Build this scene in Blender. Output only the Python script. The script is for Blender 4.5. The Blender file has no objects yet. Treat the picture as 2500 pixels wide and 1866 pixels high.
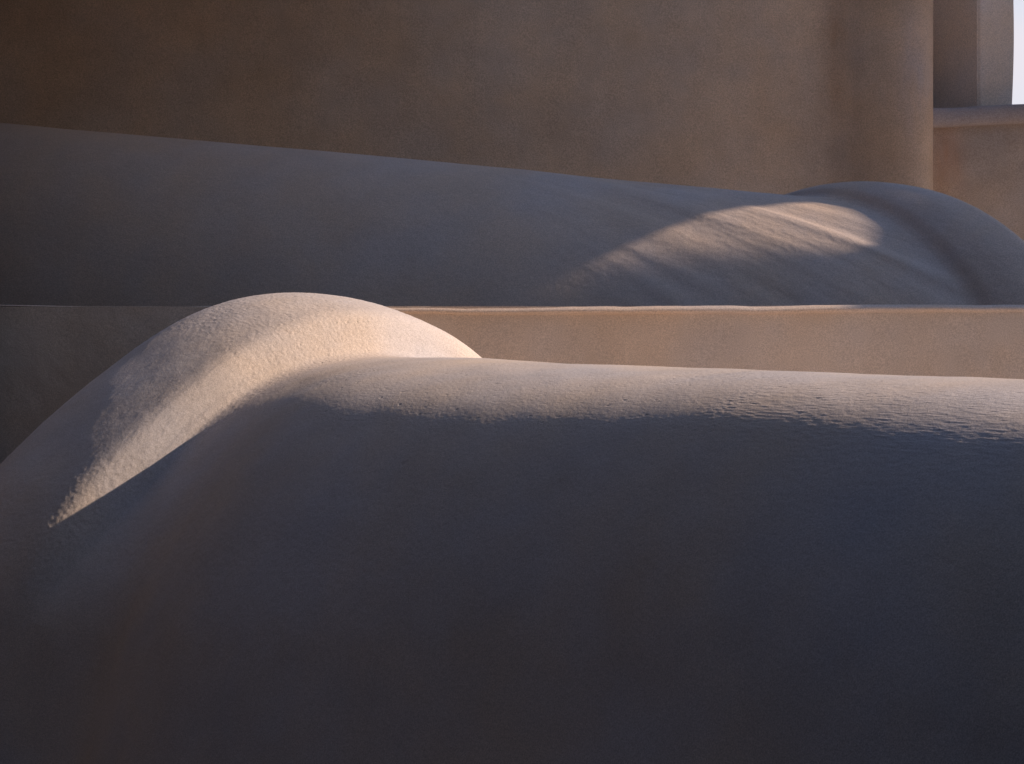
import bpy, math
import numpy as np
R = math.radians
scene = bpy.context.scene
C = scene.collection

# ------------------------------------------------------------------ camera
H = 1.60                                   # eye height above the terrace
cam_d = bpy.data.cameras.new('camera')
cam = bpy.data.objects.new('camera', cam_d); C.objects.link(cam)
cam.location = (0, 0, H); cam.rotation_euler = (R(90), 0, 0)
cam_d.lens = 70; cam_d.sensor_width = 36; cam_d.shift_y = -0.0752
cam_d.clip_start = 0.05; cam_d.clip_end = 6000
scene.camera = cam
scene.view_settings.view_transform = 'Standard'; scene.view_settings.look = 'None'
scene.view_settings.gamma = 1; scene.view_settings.exposure = 0.24

# ------------------------------------------------------------------ sun + sky
AZ = 1.0; EL = 29.0                       # sun is right and a little behind the scene
SH = np.array([math.cos(R(AZ)), math.sin(R(AZ))])
ST = np.array([-SH[1], SH[0]])
TE = math.tan(R(EL))
sun_d = bpy.data.lights.new('sun', 'SUN'); sun = bpy.data.objects.new('sun', sun_d); C.objects.link(sun)
sun_d.energy = 3.9; sun_d.angle = R(0.53); sun_d.color = (1.0, 0.75, 0.54)
sun.rotation_euler = (R(90 - EL), 0, R(90 + AZ))
sun.location = (20, 8, 20)
w = bpy.data.worlds.new('World'); scene.world = w; w.use_nodes = True
nt = w.node_tree; nt.nodes.clear()
o = nt.nodes.new('ShaderNodeOutputWorld'); bg = nt.nodes.new('ShaderNodeBackground')
sk = nt.nodes.new('ShaderNodeTexSky'); sk.sky_type = 'NISHITA'; sk.sun_disc = False
sk.sun_elevation = R(EL); sk.sun_rotation = R(90 - AZ); sk.dust_density = 1.0; sk.ozone_density = 3.0
# thin high cloud veil mixed over the blue
tc = nt.nodes.new('ShaderNodeTexCoord'); mp = nt.nodes.new('ShaderNodeMapping')
mp.inputs['Scale'].default_value = (2, 2, 9)
ns = nt.nodes.new('ShaderNodeTexNoise'); ns.inputs['Scale'].default_value = 2.2; ns.inputs['Detail'].default_value = 6
cr = nt.nodes.new('ShaderNodeMapRange'); cr.inputs[1].default_value = .3; cr.inputs[2].default_value = .7
cr.inputs[3].default_value = .75; cr.inputs[4].default_value = 1.0
mx = nt.nodes.new('ShaderNodeMix'); mx.data_type = 'RGBA'; mx.inputs[7].default_value = (4.7, 4.5, 4.9, 1)
sx_ = nt.nodes.new('ShaderNodeSeparateXYZ'); nt.links.new(tc.outputs['Generated'], sx_.inputs[0])
lo_ = nt.nodes.new('ShaderNodeMapRange'); lo_.inputs[1].default_value = .13; lo_.inputs[2].default_value = .25   # the cloud bank sits low over the horizon
lo_.inputs[3].default_value = 1; lo_.inputs[4].default_value = .0; nt.links.new(sx_.outputs[2], lo_.inputs[0])
ml_ = nt.nodes.new('ShaderNodeMath'); ml_.operation = 'MULTIPLY'
L = nt.links.new
L(tc.outputs['Generated'], mp.inputs[0]); L(mp.outputs[0], ns.inputs['Vector']); L(ns.outputs[0], cr.inputs[0])
L(cr.outputs[0], ml_.inputs[0]); L(lo_.outputs[0], ml_.inputs[1]); L(ml_.outputs[0], mx.inputs[0]); L(sk.outputs[0], mx.inputs[6]); L(mx.outputs[2], bg.inputs[0])
bg.inputs[1].default_value = 0.15; L(bg.outputs[0], o.inputs[0])

# ------------------------------------------------------------------ noise
def _h(i, j, k, s):
    n = (i * 374761393 + j * 668265263 + k * 2147483647 + s * 974634777) & 0xffffffff
    n = ((n ^ (n >> 13)) * 1274126177) & 0xffffffff
    n = ((n ^ (n >> 16)) * 2246822519) & 0xffffffff
    return ((n ^ (n >> 15)) & 0xffff).astype(np.float32) / 32767.5 - 1
def vnoise(P, s=0):
    f = np.floor(P); i = f.astype(np.int64); u = (P - f).astype(np.float32)
    u = u * u * u * (u * (u * 6 - 15) + 10)
    r = 0
    for a in (0, 1):
        for b in (0, 1):
            for c in (0, 1):
                wt = (u[:, 0] if a else 1 - u[:, 0]) * (u[:, 1] if b else 1 - u[:, 1]) * (u[:, 2] if c else 1 - u[:, 2])
                r = r + wt * _h(i[:, 0] + a, i[:, 1] + b, i[:, 2] + c, s)
    return r
def fbm(P, sc, octv=3, s=0, gain=.5):
    r = 0; a = 1
    for q in range(octv):
        r = r + a * vnoise(P * sc * 2.03 ** q + 17.3 * q, s + q); a *= gain
    return r
def smooth(e0, e1, x):
    t = np.clip((x - e0) / (e1 - e0), 0, 1); return t * t * (3 - 2 * t)

# ------------------------------------------------------------------ materials
def plaster(name, base, var=.06, stain=None, bump=.0012, fine=.0006, stretch=(1, 1, 1), sc=90, stain_at=None, grain=330, hv=.05):
    m = bpy.data.materials.new(name); m.use_nodes = True
    t = m.node_tree; N = t.nodes; Lk = t.links.new
    b = N['Principled BSDF']; b.inputs['Roughness'].default_value = .93
    b.inputs['Specular IOR Level'].default_value = .15
    g = N.new('ShaderNodeNewGeometry'); mp = N.new('ShaderNodeMapping'); mp.inputs['Scale'].default_value = stretch
    Lk(g.outputs['Position'], mp.inputs[0])
    def noise(scale, det, rough=.55, vec=None):
        n = N.new('ShaderNodeTexNoise'); n.inputs['Scale'].default_value = scale
        n.inputs['Detail'].default_value = det; n.inputs['Roughness'].default_value = rough
        Lk(vec or mp.outputs[0], n.inputs['Vector']); return n
    def rng(src, a, b_, c, d):
        r = N.new('ShaderNodeMapRange')
        for q, v in zip((1, 2, 3, 4), (a, b_, c, d)): r.inputs[q].default_value = v
        Lk(src, r.inputs[0]); return r
    big = noise(.9, 4, .6, g.outputs['Position']); med = noise(5, 5, .6, g.outputs['Position']); gr = noise(grain, 2, .7, g.outputs['Position'])
    add = N.new('ShaderNodeMath'); add.operation = 'MULTIPLY_ADD'
    r1 = rng(big.outputs[0], .3, .7, 1 - var, 1 + var); r2 = rng(med.outputs[0], .3, .7, 1 - var * .6, 1 + var * .6)
    r3 = rng(gr.outputs[0], .35, .65, .80, 1.20)
    m1 = N.new('ShaderNodeMath'); m1.operation = 'MULTIPLY'; Lk(r1.outputs[0], m1.inputs[0]); Lk(r2.outputs[0], m1.inputs[1])
    m2 = N.new('ShaderNodeMath'); m2.operation = 'MULTIPLY'; Lk(m1.outputs[0], m2.inputs[0]); Lk(r3.outputs[0], m2.inputs[1])
    N.remove(add)
    # warm/cool mottling of old limewash
    wn = noise(1.7, 3, .55, g.outputs['Position'])
    hue = N.new('ShaderNodeMix'); hue.data_type = 'RGBA'
    hue.inputs[6].default_value = (base[0] * (1 + .8 * hv), base[1] * (1 - .2 * hv), base[2] * (1 - hv), 1)
    hue.inputs[7].default_value = (base[0] * (1 - .7 * hv), base[1] * (1 - .3 * hv), base[2] * (1 + hv), 1)
    Lk(rng(wn.outputs[0], .35, .65, 0, 1).outputs[0], hue.inputs[0])
    col = hue.outputs[2]
    for (cx, cz, wx, wz, amt, sc_col) in (stain_at or []):
        # soft tinted patches on the wall, rust/damp stains among them, placed in world metres
        sep = N.new('ShaderNodeSeparateXYZ'); Lk(g.outputs['Position'], sep.inputs[0])
        def gauss(src, c, wd):
            s_ = N.new('ShaderNodeMath'); s_.operation = 'SUBTRACT'; Lk(src, s_.inputs[0]); s_.inputs[1].default_value = c
            d_ = N.new('ShaderNodeMath'); d_.operation = 'DIVIDE'; Lk(s_.outputs[0], d_.inputs[0]); d_.inputs[1].default_value = wd
            p_ = N.new('ShaderNodeMath'); p_.operation = 'MULTIPLY'; Lk(d_.outputs[0], p_.inputs[0]); Lk(d_.outputs[0], p_.inputs[1])
            e_ = N.new('ShaderNodeMath'); e_.operation = 'MULTIPLY'; Lk(p_.outputs[0], e_.inputs[0]); e_.inputs[1].default_value = -1
            x_ = N.new('ShaderNodeMath'); x_.operation = 'EXPONENT'; Lk(e_.outputs[0], x_.inputs[0]); return x_
        gx = gauss(sep.outputs[0], cx, wx); gz = gauss(sep.outputs[2], cz, wz)
        mm = N.new('ShaderNodeMath'); mm.operation = 'MULTIPLY'; Lk(gx.outputs[0], mm.inputs[0]); Lk(gz.outputs[0], mm.inputs[1])
        sv = N.new('ShaderNodeMapping'); sv.inputs['Scale'].default_value = (6, 6, 1.5); Lk(g.outputs['Position'], sv.inputs[0])
        sn = noise(1.2, 5, .6, sv.outputs[0]); sr = rng(sn.outputs[0], .3, .65, .35, 1)
        m3 = N.new('ShaderNodeMath'); m3.operation = 'MULTIPLY'; Lk(mm.outputs[0], m3.inputs[0]); Lk(sr.outputs[0], m3.inputs[1])
        m4 = N.new('ShaderNodeMath'); m4.operation = 'MULTIPLY'; Lk(m3.outputs[0], m4.inputs[0]); m4.inputs[1].default_value = amt
        mxx = N.new('ShaderNodeMix'); mxx.data_type = 'RGBA'; Lk(m4.outputs[0], mxx.inputs[0]); Lk(col, mxx.inputs[6])
        mxx.inputs[7].default_value = (*sc_col, 1); col = mxx.outputs[2]
    vm = N.new('ShaderNodeVectorMath'); vm.operation = 'SCALE'; Lk(col, vm.inputs[0]); Lk(m2.outputs[0], vm.inputs['Scale'])
    Lk(vm.outputs[0], b.inputs['Base Color'])
    n1 = noise(sc, 4, .6); n2 = noise(sc * 3.5, 3, .6)
    b1 = N.new('ShaderNodeBump'); b1.inputs['Distance'].default_value = bump; b1.inputs['Strength'].default_value = 1
    b2 = N.new('ShaderNodeBump'); b2.inputs['Distance'].default_value = fine; b2.inputs['Strength'].default_value = 1
    Lk(n1.outputs[0], b1.inputs['Height']); Lk(n2.outputs[0], b2.inputs['Height'])
    Lk(b1.outputs[0], b2.inputs['Normal']); Lk(b2.outputs[0], b.inputs['Normal'])
    return m
M_fore = plaster('limewash_plaster', (.62, .572, .540), hv=.075, var=.08)
M_rear = plaster('old_limewash_plaster', (.575, .49, .43), bump=.0018, sc=30, grain=150)
M_tan = plaster('ochre_limewash', (.58, .50, .43), var=.08, bump=.0018, sc=25, grain=200)
M_back = plaster('ochre_limewash_stained', (.61, .46, .33), var=.11, bump=.003, sc=20, grain=110,
                 stain_at=[(3.80, 2.80, .16, .42, .8, (.42, .19, .07)), (2.76, 4.1, .11, 1.0, .5, (.46, .24, .11)),
                           (3.42, 3.55, .14, .5, .55, (.46, .45, .50))])
M_sill = plaster('grey_limewash', (.40, .35, .33), var=.08, bump=.0018, sc=25, grain=110)  # sill tone darkened to offset strong ground bounce
M_damp = plaster('damp_ochre_toned_down', (.46, .375, .30), var=.14, bump=.0018, sc=25, grain=110,  # damp plaster, its base also darkened against strong ground bounce
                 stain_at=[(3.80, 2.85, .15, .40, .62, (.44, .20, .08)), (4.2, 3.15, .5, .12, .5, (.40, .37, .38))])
M_pier = plaster('pale_ochre_limewash', (.76, .66, .56), var=.05, bump=.0018, sc=25, grain=110)  # lightened base stands in for light missing on the jamb
M_ground = plaster('low_bounce_paving', (.06, .055, .055), var=.12)  # unseen ground set near black to cut bounce light
M_lime = plaster('bounce_limewash', (.68, .61, .54), var=.08)  # pale tone chosen to throw warm bounce on the walls
M_blocker = plaster('dark_blocker', (.05, .045, .042), var=.3)  # near black so the added masses give back little light

# ------------------------------------------------------------------ builders
def mesh_obj(name, V, F, mat, parent=None, smooth_=True):
    me = bpy.data.meshes.new(name)
    V = np.asarray(V, np.float32); F = np.asarray(F, np.int32)
    me.vertices.add(len(V)); me.vertices.foreach_set('co', V.ravel())
    me.loops.add(F.size); me.loops.foreach_set('vertex_index', F.ravel())
    me.polygons.add(len(F)); me.polygons.foreach_set('loop_start', np.arange(0, F.size, F.shape[1], dtype=np.int32))
    me.polygons.foreach_set('loop_total', np.full(len(F), F.shape[1], np.int32))
    me.update(); me.validate()
    me.polygons.foreach_set('use_smooth', np.full(len(me.polygons), smooth_, bool))
    me.materials.append(mat)
    ob = bpy.data.objects.new(name, me); C.objects.link(ob)
    if parent: ob.parent = parent; ob.matrix_parent_inverse = parent.matrix_world.inverted()
    return ob
def grid_faces(n, m, flip=False):
    i, j = np.meshgrid(np.arange(n - 1), np.arange(m - 1), indexing='ij')
    a = (i * m + j).ravel(); F = np.stack([a, a + m, a + m + 1, a + 1], 1)
    return F[:, ::-1] if flip else F
def thing(name, label, cat, loc, group=None):
    o = bpy.data.objects.new(name, None); C.objects.link(o); o.location = loc
    o['label'] = label; o['category'] = cat; o['kind'] = 'thing'
    if group: o['group'] = group
    bpy.context.view_layer.update(); return o
def spline(pts, n_per):
    """Catmull-Rom through pts (k,2) -> dense curve"""
    P = np.array(pts, float); P = np.vstack([2 * P[0] - P[1], P, 2 * P[-1] - P[-2]]); out = []
    for i in range(1, len(P) - 2):
        k = n_per if np.isscalar(n_per) else n_per[i - 1]
        t = np.linspace(0, 1, k, endpoint=False)[:, None]
        out.append(.5 * (2 * P[i] + (P[i + 1] - P[i - 1]) * t + (2 * P[i - 1] - 5 * P[i] + 4 * P[i + 1] - P[i + 2]) * t ** 2
                         + (3 * P[i] - P[i - 1] - 3 * P[i + 1] + P[i + 2]) * t ** 3))
    out.append(P[-2][None]); return np.vstack(out)
def adapt(vals):                         # [(start, step), ..., (end, _)] -> 1-D sample positions
    r = []
    for (a, s), (b, _) in zip(vals[:-1], vals[1:]):
        k = max(1, int(round((b - a) / s))); r.append(np.linspace(a, b, k, endpoint=False))
    r.append(np.array([vals[-1][0]])); return np.concatenate(r)

def vault(root, crest, D, A, slope, Rv, Ro, lift, lim, vs, prof, seam, phis, disp, far=1.0, out=1, limo=R(72), morph=None, omorph=None, spread=0.0):
    """A barrel roof whose round parapet arch closes one end.
    prof: dense (a, h) curve, a = metres along the axis A, h = height above the vault's own radius."""
    a = prof[:, 0]; wt = prof[:, 1][:, None]; n = len(a)          # wt: 0 on the roof surface, 1 on the arch crest
    P = phis
    def curve(Rh, Rz, lift, lim):
        ph = np.clip(P, -lim, lim); down = np.maximum(np.abs(P) - lim, 0) * Rh
        s_ = Rh * np.sin(ph); z_ = Rz * (np.cos(ph) - 1) + lift
        tx, tz = Rh * math.cos(lim), Rz * math.sin(lim); l = math.hypot(tx, tz)
        return s_ + np.sign(ph) * down * tx / l, z_ - down * tz / l
    sv, zv = curve(Rv, Rv * vs, 0, lim) if morph is None else morph(P, lim, a); so, zo = curve(Ro, Ro * vs, lift, limo) if omorph is None else omorph(P, lim, lift); so = np.where(so < 0, so * far, so)
    if sv.ndim == 1: sv = sv[None]; zv = zv[None]
    so = so[None]; zo = zo[None]
    if spread:                                     # low down, the inner foot of the arch spreads into a broad soft fillet
        g_ = smooth(.82, 1.3, P)[None]; soft = (1 - smooth(.05, spread, a))[:, None]
        wt = np.where((a > 0)[:, None], wt * (1 - g_) + soft * g_, wt * np.ones_like(g_))
    # under the crest the profile runs inward to the arch's own centre line
    cl = np.clip(-wt, 0, 1); wp = np.maximum(wt, 0)               # wt < 0: the end wall closing towards the middle
    s_ = (sv * (1 - wp) + so * wp) * (1 - cl); z_ = (zv * (1 - wp) + zo * wp) * (1 - cl) - .6 * cl
    X = crest[0] + A[0] * a[:, None] + D[0] * s_
    Y = crest[1] + A[1] * a[:, None] + D[1] * s_
    Z = crest[2] + slope * a[:, None] + z_
    G = np.stack([X, Y, Z], 2)
    du = np.gradient(G, axis=0); dv = np.gradient(G, axis=1)
    Nn = np.cross(du, dv); Nn /= np.maximum(np.linalg.norm(Nn, axis=2, keepdims=True), 1e-9)
    arc = np.sqrt(np.sum(dv ** 2, axis=2)); arc = np.cumsum(arc, axis=1); arc -= arc[:, np.argmin(np.abs(P))][:, None]
    S = np.stack(np.broadcast_arrays(a[:, None], arc, 0 * Z), 2).reshape(-1, 3)
    G = G + out * Nn * disp(G.reshape(-1, 3), S).reshape(n, -1, 1)
    m = G.shape[1]; k = int(np.argmin(np.abs(a - seam)))
    return G, k, m

# ------------------------------------------------------------------ ground
def disc_ground():
    V = [(0, 0, 0)]; F = []
    rings = [3, 8, 20, 60, 200, 700, 2500]; K = 64
    for r in rings:
        for q in range(K): V.append((r * math.cos(q * 2 * math.pi / K), r * math.sin(q * 2 * math.pi / K), 0))
    for ri in range(len(rings) - 1):
        for q in range(K):
            a = 1 + ri * K; b = a + K; F.append((a + q, b + q, b + (q + 1) % K, a + (q + 1) % K))
    Q = [(0, 1 + q, 1 + q + 1, 1 + (q + 2) % K) for q in range(0, K, 2)]
    return np.array(V), np.array(F + Q)
V_, F_ = disc_ground()
g = mesh_obj('ground', V_, F_, M_ground, smooth_=False); g['kind'] = 'structure'
xs_ = np.linspace(-.6, 14, 30); ys_ = np.linspace(3.4, 19, 24)
XX, YY = np.meshgrid(xs_, ys_, indexing='ij')
tr = mesh_obj('bounce_terrace', np.stack([XX, YY, np.full_like(XX, .004)], 2).reshape(-1, 3), grid_faces(30, 24), M_lime); tr['kind'] = 'structure'  # unseen pale sheet added to bounce warm sunlight onto the walls

# ------------------------------------------------------------------ foreground vault
LIM = R(72)
def crown(P, lim, a):
    """roof section: round beside the arch, easing to a flatter crown with a tighter shoulder further along"""
    t = np.linspace(0, lim, 3000)
    def section(Rl):
        d = t[1] - t[0]
        return np.cumsum(Rl * np.cos(t)) * d, -np.cumsum(Rl * np.sin(t)) * d
    sA, zA = section(.92 + .4 * smooth(.6, .85, t)); sB, zB = section(np.clip(1 / (4.6 * np.sin(t + 1e-4)), .45, 2.6) + .9 * smooth(.60, .82, t))
    q = np.abs(np.clip(P, -lim, lim)); e = np.maximum(np.abs(P) - lim, 0); sg = np.sign(P)
    m = smooth(.3, 1.15, a)[:, None]; k_ = 1 - .25 * smooth(1.2, 2.6, a)[:, None]
    s_ = (1 - m) * np.interp(q, t, sA)[None] + m * np.interp(q, t, sB)[None] * k_ + e * math.cos(lim)
    z_ = (1 - m) * np.interp(q, t, zA)[None] + m * np.interp(q, t, zB)[None] * k_ - e * math.sin(lim)
    return s_ * sg, z_
def rim_line(P, lim, lift):
    """outline of the parapet arch: round over the top, a nearly straight haunch, then a steeper foot"""
    t = np.linspace(0, lim, 3000); d = t[1] - t[0]; k = np.degrees(t)
    Rl = .93 + smooth(30, 33, k) * 2.9 - smooth(40.5, 44, k) * 2.9
    sT, zT = np.cumsum(Rl * np.cos(t)) * d, -np.cumsum(Rl * np.sin(t)) * d
    q = np.abs(np.clip(P, -lim, lim)); e = np.maximum(np.abs(P) - lim, 0)
    return (np.interp(q, t, sT) + e * math.cos(lim)) * np.sign(P), np.interp(q, t, zT) - e * math.sin(lim) + lift
def build_fore():
    A = np.array([.585, -.811]); D = np.array([-.811, -.585])
    crest = (-0.665, 6.84, H - .175)
    root = thing('vaulted_roof', 'pale plaster barrel roof in the foreground, sunlit along its crown, thick arch at left',
                 'roof', (crest[0], crest[1], 0))
    pts = [(-.29, -1.0), (-.30, -.6), (-.31, -.3), (-.32, .40), (-.30, .75), (-.25, .93), (-.13, 1.0), (.06, .93),
           (.21, .78), (.275, .66), (.305, .47), (.327, .24), (.362, .05), (.49, 0), (.9, 0), (2.6, 0), (4.75, 0)]
    npr = [4, 8, 14, 20, 30, 42, 44, 24, 24, 28, 26, 24, 50, 150, 540, 200]
    prof = spline(pts, npr)
    phis = adapt([(-LIM - .9, .3), (-LIM, .06), (-1.0, .02), (-.3, .004), (-.04, .0012), (.2, .002), (.4, .0038), (1.1, .008), (LIM, .05), (LIM + 1.3, .05)])
    def disp(Pw, S):
        big = fbm(S, 1.1, 2, 3) * .010
        mid = fbm(S, 7, 2, 9) * .0014
        rimmask = 1 - smooth(.3, .55, S[:, 0])
        lump = fbm(Pw, 105, 2, 21); lump = np.sign(lump) * np.abs(lump) ** 1.4
        pit = fbm(Pw, 34, 2, 23); lump = lump + np.where(pit > .45, (pit - .45) * 1.6, 0)
        Ss = S * np.array([.5, 1, 1])
        crk = fbm(Ss, 160, 2, 41)
        crkm = smooth(-.3, .5, fbm(S, 2.2, 2, 77))
        pin = vnoise(Pw * 70, 55); pin = np.where(pin > .84, (pin - .84) * .012, 0)
        return big + mid + pin + rimmask * lump * .0007 + (1 - rimmask) * crk * (.00018 + .00032 * crkm)
    G, k, m = vault(root, crest, D, A, 0, .62, .96, .22, LIM, 1.0, prof, .40, phis, disp, far=.94, limo=R(36), morph=crown, omorph=rim_line, spread=.66)
    n = G.shape[0]
    a = mesh_obj('parapet_arch', G[:k + 1].reshape(-1, 3), grid_faces(k + 1, m, True), M_fore, root)
    b = mesh_obj('vault', G[k:].reshape(-1, 3), grid_faces(n - k, m, True), M_fore, root)
build_fore()

# ------------------------------------------------------------------ rear vault
def build_rear():
    A = np.array([.971, -.240]); D = np.array([.55, -.835]); crest = (2.36, 13.2, H + .675)
    root = thing('vaulted_roof', 'shaded plaster barrel roof behind the parapet wall with one small sunlit patch',
                 'roof', (crest[0], crest[1], 0))
    pts = [(-8.5, 0), (-5, 0), (-1.8, 0), (-.7, 0), (-.48, .02), (-.40, .15), (-.32, .58), (-.17, .94), (0, 1), (.12, .85), (.20, .3), (.22, -.3), (.23, -.7), (.22, -1)]
    prof = spline(pts, [60, 140, 160, 50, 24, 24, 20, 20, 20, 16, 10, 8, 6])
    phis = adapt([(-LIM - .9, .4), (-LIM, .1), (-.5, .005), (1.2, .02), (LIM, .1), (LIM + .9, .2)])
    def disp(Pw, S):
        big = fbm(S, .8, 2, 5) * .009
        # trowel marks running diagonally down the slope
        c, s = math.cos(R(38)), math.sin(R(38))
        Q = np.stack([(S[:, 0] * c + S[:, 1] * s) * .24, (-S[:, 0] * s + S[:, 1] * c), S[:, 2]], 1)
        st = fbm(Q, 3.8, 2, 15) * .0115 + fbm(Q, 17, 2, 19) * .0007
        return big + st * smooth(.12, .45, S[:, 1]) * smooth(-3.2, -2.0, S[:, 0]) * (1 - smooth(-.5, -.3, S[:, 0])) + fbm(S, 28, 2, 31) * .0004 * smooth(-3.4, -2.2, S[:, 0]) + fbm(S, 28, 2, 31) * .0003
    G, k, m = vault(root, crest, D, A, -.104, 1.95, 2.03, .14, LIM, 1.0, prof, -.5, phis, disp, out=-1)
    n = G.shape[0]
    mesh_obj('vault', G[:k + 1].reshape(-1, 3), grid_faces(k + 1, m, True), M_rear, root)
    mesh_obj('parapet_arch', G[k:].reshape(-1, 3), grid_faces(n - k, m, True), M_rear, root)
build_rear()

# ------------------------------------------------------------------ swept strip helper (a closed section pushed along x)
def sweep_x(name, xs, section, mat, parent, jitter):
    """section(x) -> (k,2) array of (y,z); jitter(P) -> offset in z/y"""
    rows = np.stack([np.column_stack([np.full(len(section(x)), x), section(x)]) for x in xs])
    n, m, _ = rows.shape
    P = rows.reshape(-1, 3); P = P + jitter(P)
    return mesh_obj(name, P, grid_faces(n, m, True), mat, parent)

WY = 9.5
def build_wall():
    root = thing('parapet_wall', 'plain tan plastered parapet wall with a thin rounded lip, between the two vaulted roofs', 'wall', (0, WY, 0))
    xs = adapt([(-7, .2), (-2.6, .012), (2.9, .2), (7, .2)])
    def sec(x):                                   # face of the wall
        return np.array([(WY, z) for z in np.concatenate([np.linspace(0, 1.0, 6), np.linspace(1.05, H - .007, 40)])])
    def jit(P):
        o = np.zeros_like(P); o[:, 1] = fbm(P, 1.3, 2, 61) * .012 + fbm(P, 9, 2, 63) * .0015; return o
    sweep_x('wall', xs, sec, M_tan, root, jit)
    def sec2(x):                                  # rounded lip, then the flat top running back
        th = np.linspace(-1.4, math.pi / 2, 14); f = .15 + .85 * float(smooth(-1.7, -1.0, np.array(x))); ry, rz = .055 * f, .020 * f
        lip = [(WY + .03 - ry * math.cos(t), H - .004 - rz + rz * math.sin(t)) for t in th]
        return np.array([(WY + .035, H - .04)] + lip + [(WY + .1, H - .004), (WY + .3, H - .006), (WY + 1.6, H - .02), (WY + 1.6, 0)])
    def jit2(P):
        o = np.zeros_like(P); Q = P * np.array([1, 0, 0]); 
        o[:, 2] = (fbm(Q, 1.1, 2, 71) * .006 + fbm(Q, 5, 2, 72) * .0018) + fbm(P, 60, 2, 73) * .0006
        o[:, 1] = fbm(Q, 3, 2, 74) * .004
        lo = P[:, 2] < H - .03
        o[:, 2] += np.where(lo & (P[:, 2] > .5), -.015 * (1 - smooth(-2.0, -1.0, P[:, 0])), 0)
        return o
    sweep_x('coping', xs, sec2, M_rear, root, jit2)
build_wall()

# ------------------------------------------------------------------ back building
def extrude_plan(name, plan, zs, mat, parent, closed=False, cap=False, jit=.006):
    """vertical wall following a plan polyline; zs heights"""
    pl = np.array(plan)
    V = np.stack([np.column_stack([pl, np.full(len(pl), z)]) for z in zs]).reshape(-1, 3)
    n, m = len(zs), len(pl)
    if jit:
        V[:, 1] += fbm(V, .8, 3, 81) * jit * 2 + fbm(V, 3.5, 2, 83) * jit * .4
    F = grid_faces(n, m)
    if cap:
        ctr = pl.mean(0); c = len(V); V = np.vstack([V, [ctr[0], ctr[1], zs[-1]]])
        b = (n - 1) * m
        F = np.vstack([F, [(b + i, b + i + 1, c, c) for i in range(m - 1)]]) if False else F
    return mesh_obj(name, V, F, mat, parent)
def u2x(u, y): return (u - 1250) / 4861 * y
BY = 17.0
def build_back():
    root = thing('church', 'tall tan plastered building in the background with rounded buttress and high window', 'building', (0, BY, 0))
    # main wall: a long, very gently curved face that folds into a rounded buttress at its right end
    zs = np.concatenate([np.linspace(0, 1.5, 4), np.linspace(1.6, 4.6, 90), np.linspace(4.8, 9, 8)])
    pts = [(-9, BY - 1.1), (-6, BY - .45), (-3, BY - .1), (0, BY), (1.4, BY + .02), (2.0, BY + .06), (2.4, BY + .11), (2.68, BY + .13), (2.86, BY + .07),
           (3.02, BY - .03), (3.2, BY - .12), (3.38, BY - .16), (3.52, BY - .12), (3.595, BY - .0), (3.615, BY + .2), (3.615, BY + .6), (3.615, BY + 1.4)]
    p = spline(pts, [12, 16, 40, 40, 24, 20, 16] + [14] * 9)
    k = int(np.argmin(np.hypot(p[:, 0] - 2.68, p[:, 1] - BY - .13)))
    extrude_plan('wall', p[:k + 1], zs, M_back, root)
    extrude_plan('buttress', p[k:], zs, M_back, root)
    # unseen, added to cut sky light: balcony high over the left half of the wall
    V = [(x, y, z) for z in (5.3, 5.6) for (x, y) in ((-9, 9.7), (-.9, 9.7), (-.3, BY + .3), (-9, BY + .3))]
    mesh_obj('sky_cover', V, [(0, 3, 2, 1), (4, 5, 6, 7), (0, 1, 5, 4), (1, 2, 6, 5), (2, 3, 7, 6), (3, 0, 4, 7)], M_back, root, False)
    yl = BY + .45
    zl = H + (745 - 312) / 4861 * yl; zt = H + (745 - 266) / 4861 * (yl)
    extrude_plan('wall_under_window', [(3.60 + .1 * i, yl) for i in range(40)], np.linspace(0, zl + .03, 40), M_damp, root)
    # sill: thick rounded slab
    sx = np.linspace(3.58, 7.5, 120)
    def sec(x):
        dz = .035 * smooth(3.6, 4.6, np.array(x))
        r = (zt - zl) / 2; zc = (zt + zl) / 2 + dz
        th = np.linspace(-math.pi / 2, math.pi / 2, 12)
        fr = [(yl - .07 - .5 * r * math.cos(t), zc + r * math.sin(t)) for t in th]
        return np.array([(yl + .05, zc - r)] + fr + [(yl + .9, zc + r)])
    def j(P):
        o = np.zeros_like(P); o[:, 2] = fbm(P, 2.5, 2, 91) * .006; return o
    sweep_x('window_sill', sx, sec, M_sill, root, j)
    # window pier (jamb): a left-facing splay, an edge, then the lighter face beside the opening
    y1 = yl + .25
    xe = u2x(2388, y1); y2 = y1 + .30; xs2 = u2x(2470, y2)
    y2 = y1 + .10; xs2 = u2x(2470, y2)
    pl = spline([(3.45, y1 + .62), (3.7, y1 + .50), (xe - .06, y1 + .06), (xe, y1), (xe + .06, y1), (xs2 - .05, y2 - .03), (xs2 + .005, y2 + .03), (xs2, y2 + .3), (xs2 - .1, y2 + .8)], 10)
    zz = np.linspace(zt - .05, 9, 60)
    V = []
    for z in zz:
        k = .02 * math.sin((z - zt) * 2.2)
        V.append(np.column_stack([pl[:, 0] + k * (pl[:, 0] > xe + .1), pl[:, 1], np.full(len(pl), z)]))
    V = np.vstack(V)
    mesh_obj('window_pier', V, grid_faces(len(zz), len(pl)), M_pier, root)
build_back()

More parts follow.
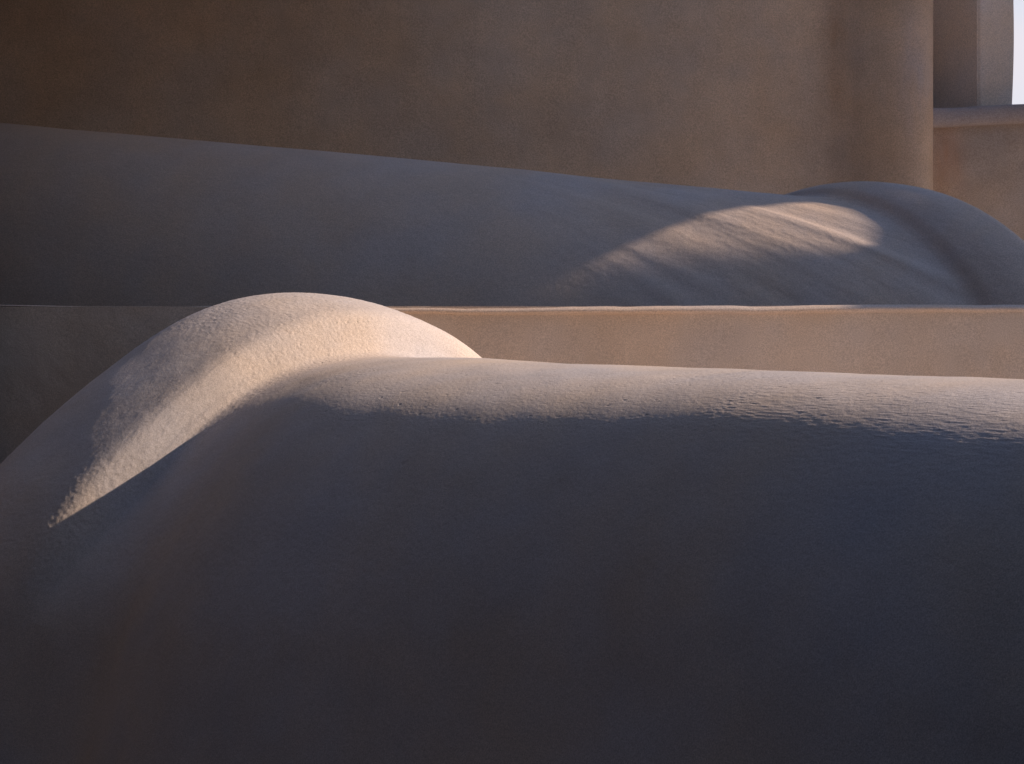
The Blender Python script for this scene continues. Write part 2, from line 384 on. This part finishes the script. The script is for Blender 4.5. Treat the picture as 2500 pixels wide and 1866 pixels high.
# ------------------------------------------------------------------ unseen masses added outside the frame to shape shade and bounce
def pierced_wall(name, t0, t1, z0, z1, hole, frame, thick, mat, extra=()):
    """thick upright wall with one polygonal opening (hole: polygon in (t,z)); frame(depth,t,z) -> xyz"""
    ts = sorted(set([t0, t1] + [h[0] for h in hole])); ha, hb = min(h[0] for h in hole), max(h[0] for h in hole)
    V = []; F = []
    def span(t):
        z = []
        for p, q in zip(hole, hole[1:] + hole[:1]):
            a_, b_ = (p, q) if p[0] <= q[0] else (q, p)
            if a_[0] - 1e-6 <= t <= b_[0] + 1e-6:
                if b_[0] - a_[0] < 1e-5: z += [a_[1], b_[1]]
                else: z.append(a_[1] + (b_[1] - a_[1]) * (t - a_[0]) / (b_[0] - a_[0]))
        return (min(z), max(z)) if z else (0, 0)
    def slab(ta, la, ha_, tb, lb, hb_):           # closed block between two stations
        k = len(V)
        for d in (0, thick): V.extend([frame(d, ta, la), frame(d, tb, lb), frame(d, tb, hb_), frame(d, ta, ha_)])
        for f in ((0, 1, 2, 3), (7, 6, 5, 4), (0, 4, 5, 1), (3, 2, 6, 7), (0, 3, 7, 4), (1, 5, 6, 2)): F.append([k + i for i in f])
    for ta, tb in zip(ts[:-1], ts[1:]):
        if tb <= ha + 1e-6 or ta >= hb - 1e-6: slab(ta, z0, z1, tb, z0, z1); continue
        a_, b_ = span(ta), span(tb)
        slab(ta, z0, a_[0], tb, z0, b_[0]); slab(ta, a_[1], z1, tb, b_[1], z1)
    for (ta, tb, la, lb) in extra: slab(ta, la, lb, tb, la, lb)
    return mesh_obj(name, V, F, mat, None, smooth_=False)
S0 = 9.5
def build_sun_blocker():
    hole = [(12.57, 6.80), (12.66, 6.74), (12.73, 6.70), (12.80, 6.58), (12.87, 6.42), (12.88, 6.30), (12.75, 6.16), (12.61, 6.04), (12.46, 5.93), (12.36, 5.87), (12.35, 5.97), (12.42, 6.19), (12.485, 6.40), (12.54, 6.60)]  # opening outline cut so the sun patch lands on the rear roof
    fr = lambda d, t, z: (SH[0] * (S0 + d) + ST[0] * t, SH[1] * (S0 + d) + ST[1] * t, z)
    root = thing('sun_blocker_wall', 'unseen wall added right of the view, its opening shaped for the sun patch', 'wall', (S0, 9.35, 0))  # unseen wall, added to shade the rear roof and back building
    ob = pierced_wall('wall', 9.75, 22, 3.9, 11, hole, fr, .10, M_tan, [(9.36, 9.75, 3.9, 5.88), (9.36, 9.75, 7.2, 11)]); ob.parent = root; ob.matrix_parent_inverse = root.matrix_world.inverted()  # gap between the extra slabs lets sun onto part of the lip
    for t in (9.36, 13.6, 17.6, 21.4):
        V = [fr(d, t + e, z) for z in (0, 3.9) for d, e in ((-.1, 0), (.2, 0), (.2, .5), (-.1, .5))]
        mesh_obj('blocker_pillar', V, [(0, 3, 2, 1), (4, 5, 6, 7), (0, 1, 5, 4), (1, 2, 6, 5), (2, 3, 7, 6), (3, 0, 4, 7)], M_tan, root, False)
build_sun_blocker()

def box_thing(name, label, cat, x0, x1, y0, y1, z0, z1, mat):
    V = [(x, y, z) for z in (z0, z1) for (x, y) in ((x0, y0), (x1, y0), (x1, y1), (x0, y1))]
    F = [(0, 3, 2, 1), (4, 5, 6, 7), (0, 1, 5, 4), (1, 2, 6, 5), (2, 3, 7, 6), (3, 0, 4, 7)]
    ob = mesh_obj(name, V, F, mat, None, False); ob['label'] = label; ob['category'] = cat; ob['kind'] = 'thing'
    bv = ob.modifiers.new('soft_edges', 'BEVEL'); bv.width = .04; bv.segments = 3
    return ob


box_thing('sky_blocker', 'dark house added right of the camera to block sky', 'blocker', 1.3, 9, -5, 3.35, 0, 12, M_blocker)  # added to darken the lower right by hiding sky
box_thing('sky_blocker', 'unseen house behind the camera', 'blocker', -9, 1.5, -8, -3, 0, 3.4, M_blocker)  # added to hide low sky behind the camera
box_thing('sky_occluder', 'dark unseen rock bank to the left of the roofs', 'occluder', -14, -4.6, -2.5, 15.8, 0, 14, M_blocker)  # added to keep sky light off the left side
box_thing('bounce_blocker_wall', 'hidden low wall added to keep bounce light off the left parapet', 'wall', -1.15, -.75, 7.6, 9.44, 0, 1.45, M_tan)  # hidden divider, added to stop bounce reaching the left recess
box_thing('sky_blocker', 'dark tall house added left of the camera to block sky', 'blocker', -9, -1.5, -2.9, 4.1, 0, 10, M_blocker)  # added to darken the left foreground by hiding sky
box_thing('sky_occluder', 'lower dark rock added between the left rock bank and the foreground roof', 'occluder', -4.58, -2.5, 4.2, 9.44, 0, 8, M_blocker)  # added to darken the parapet recess at far left
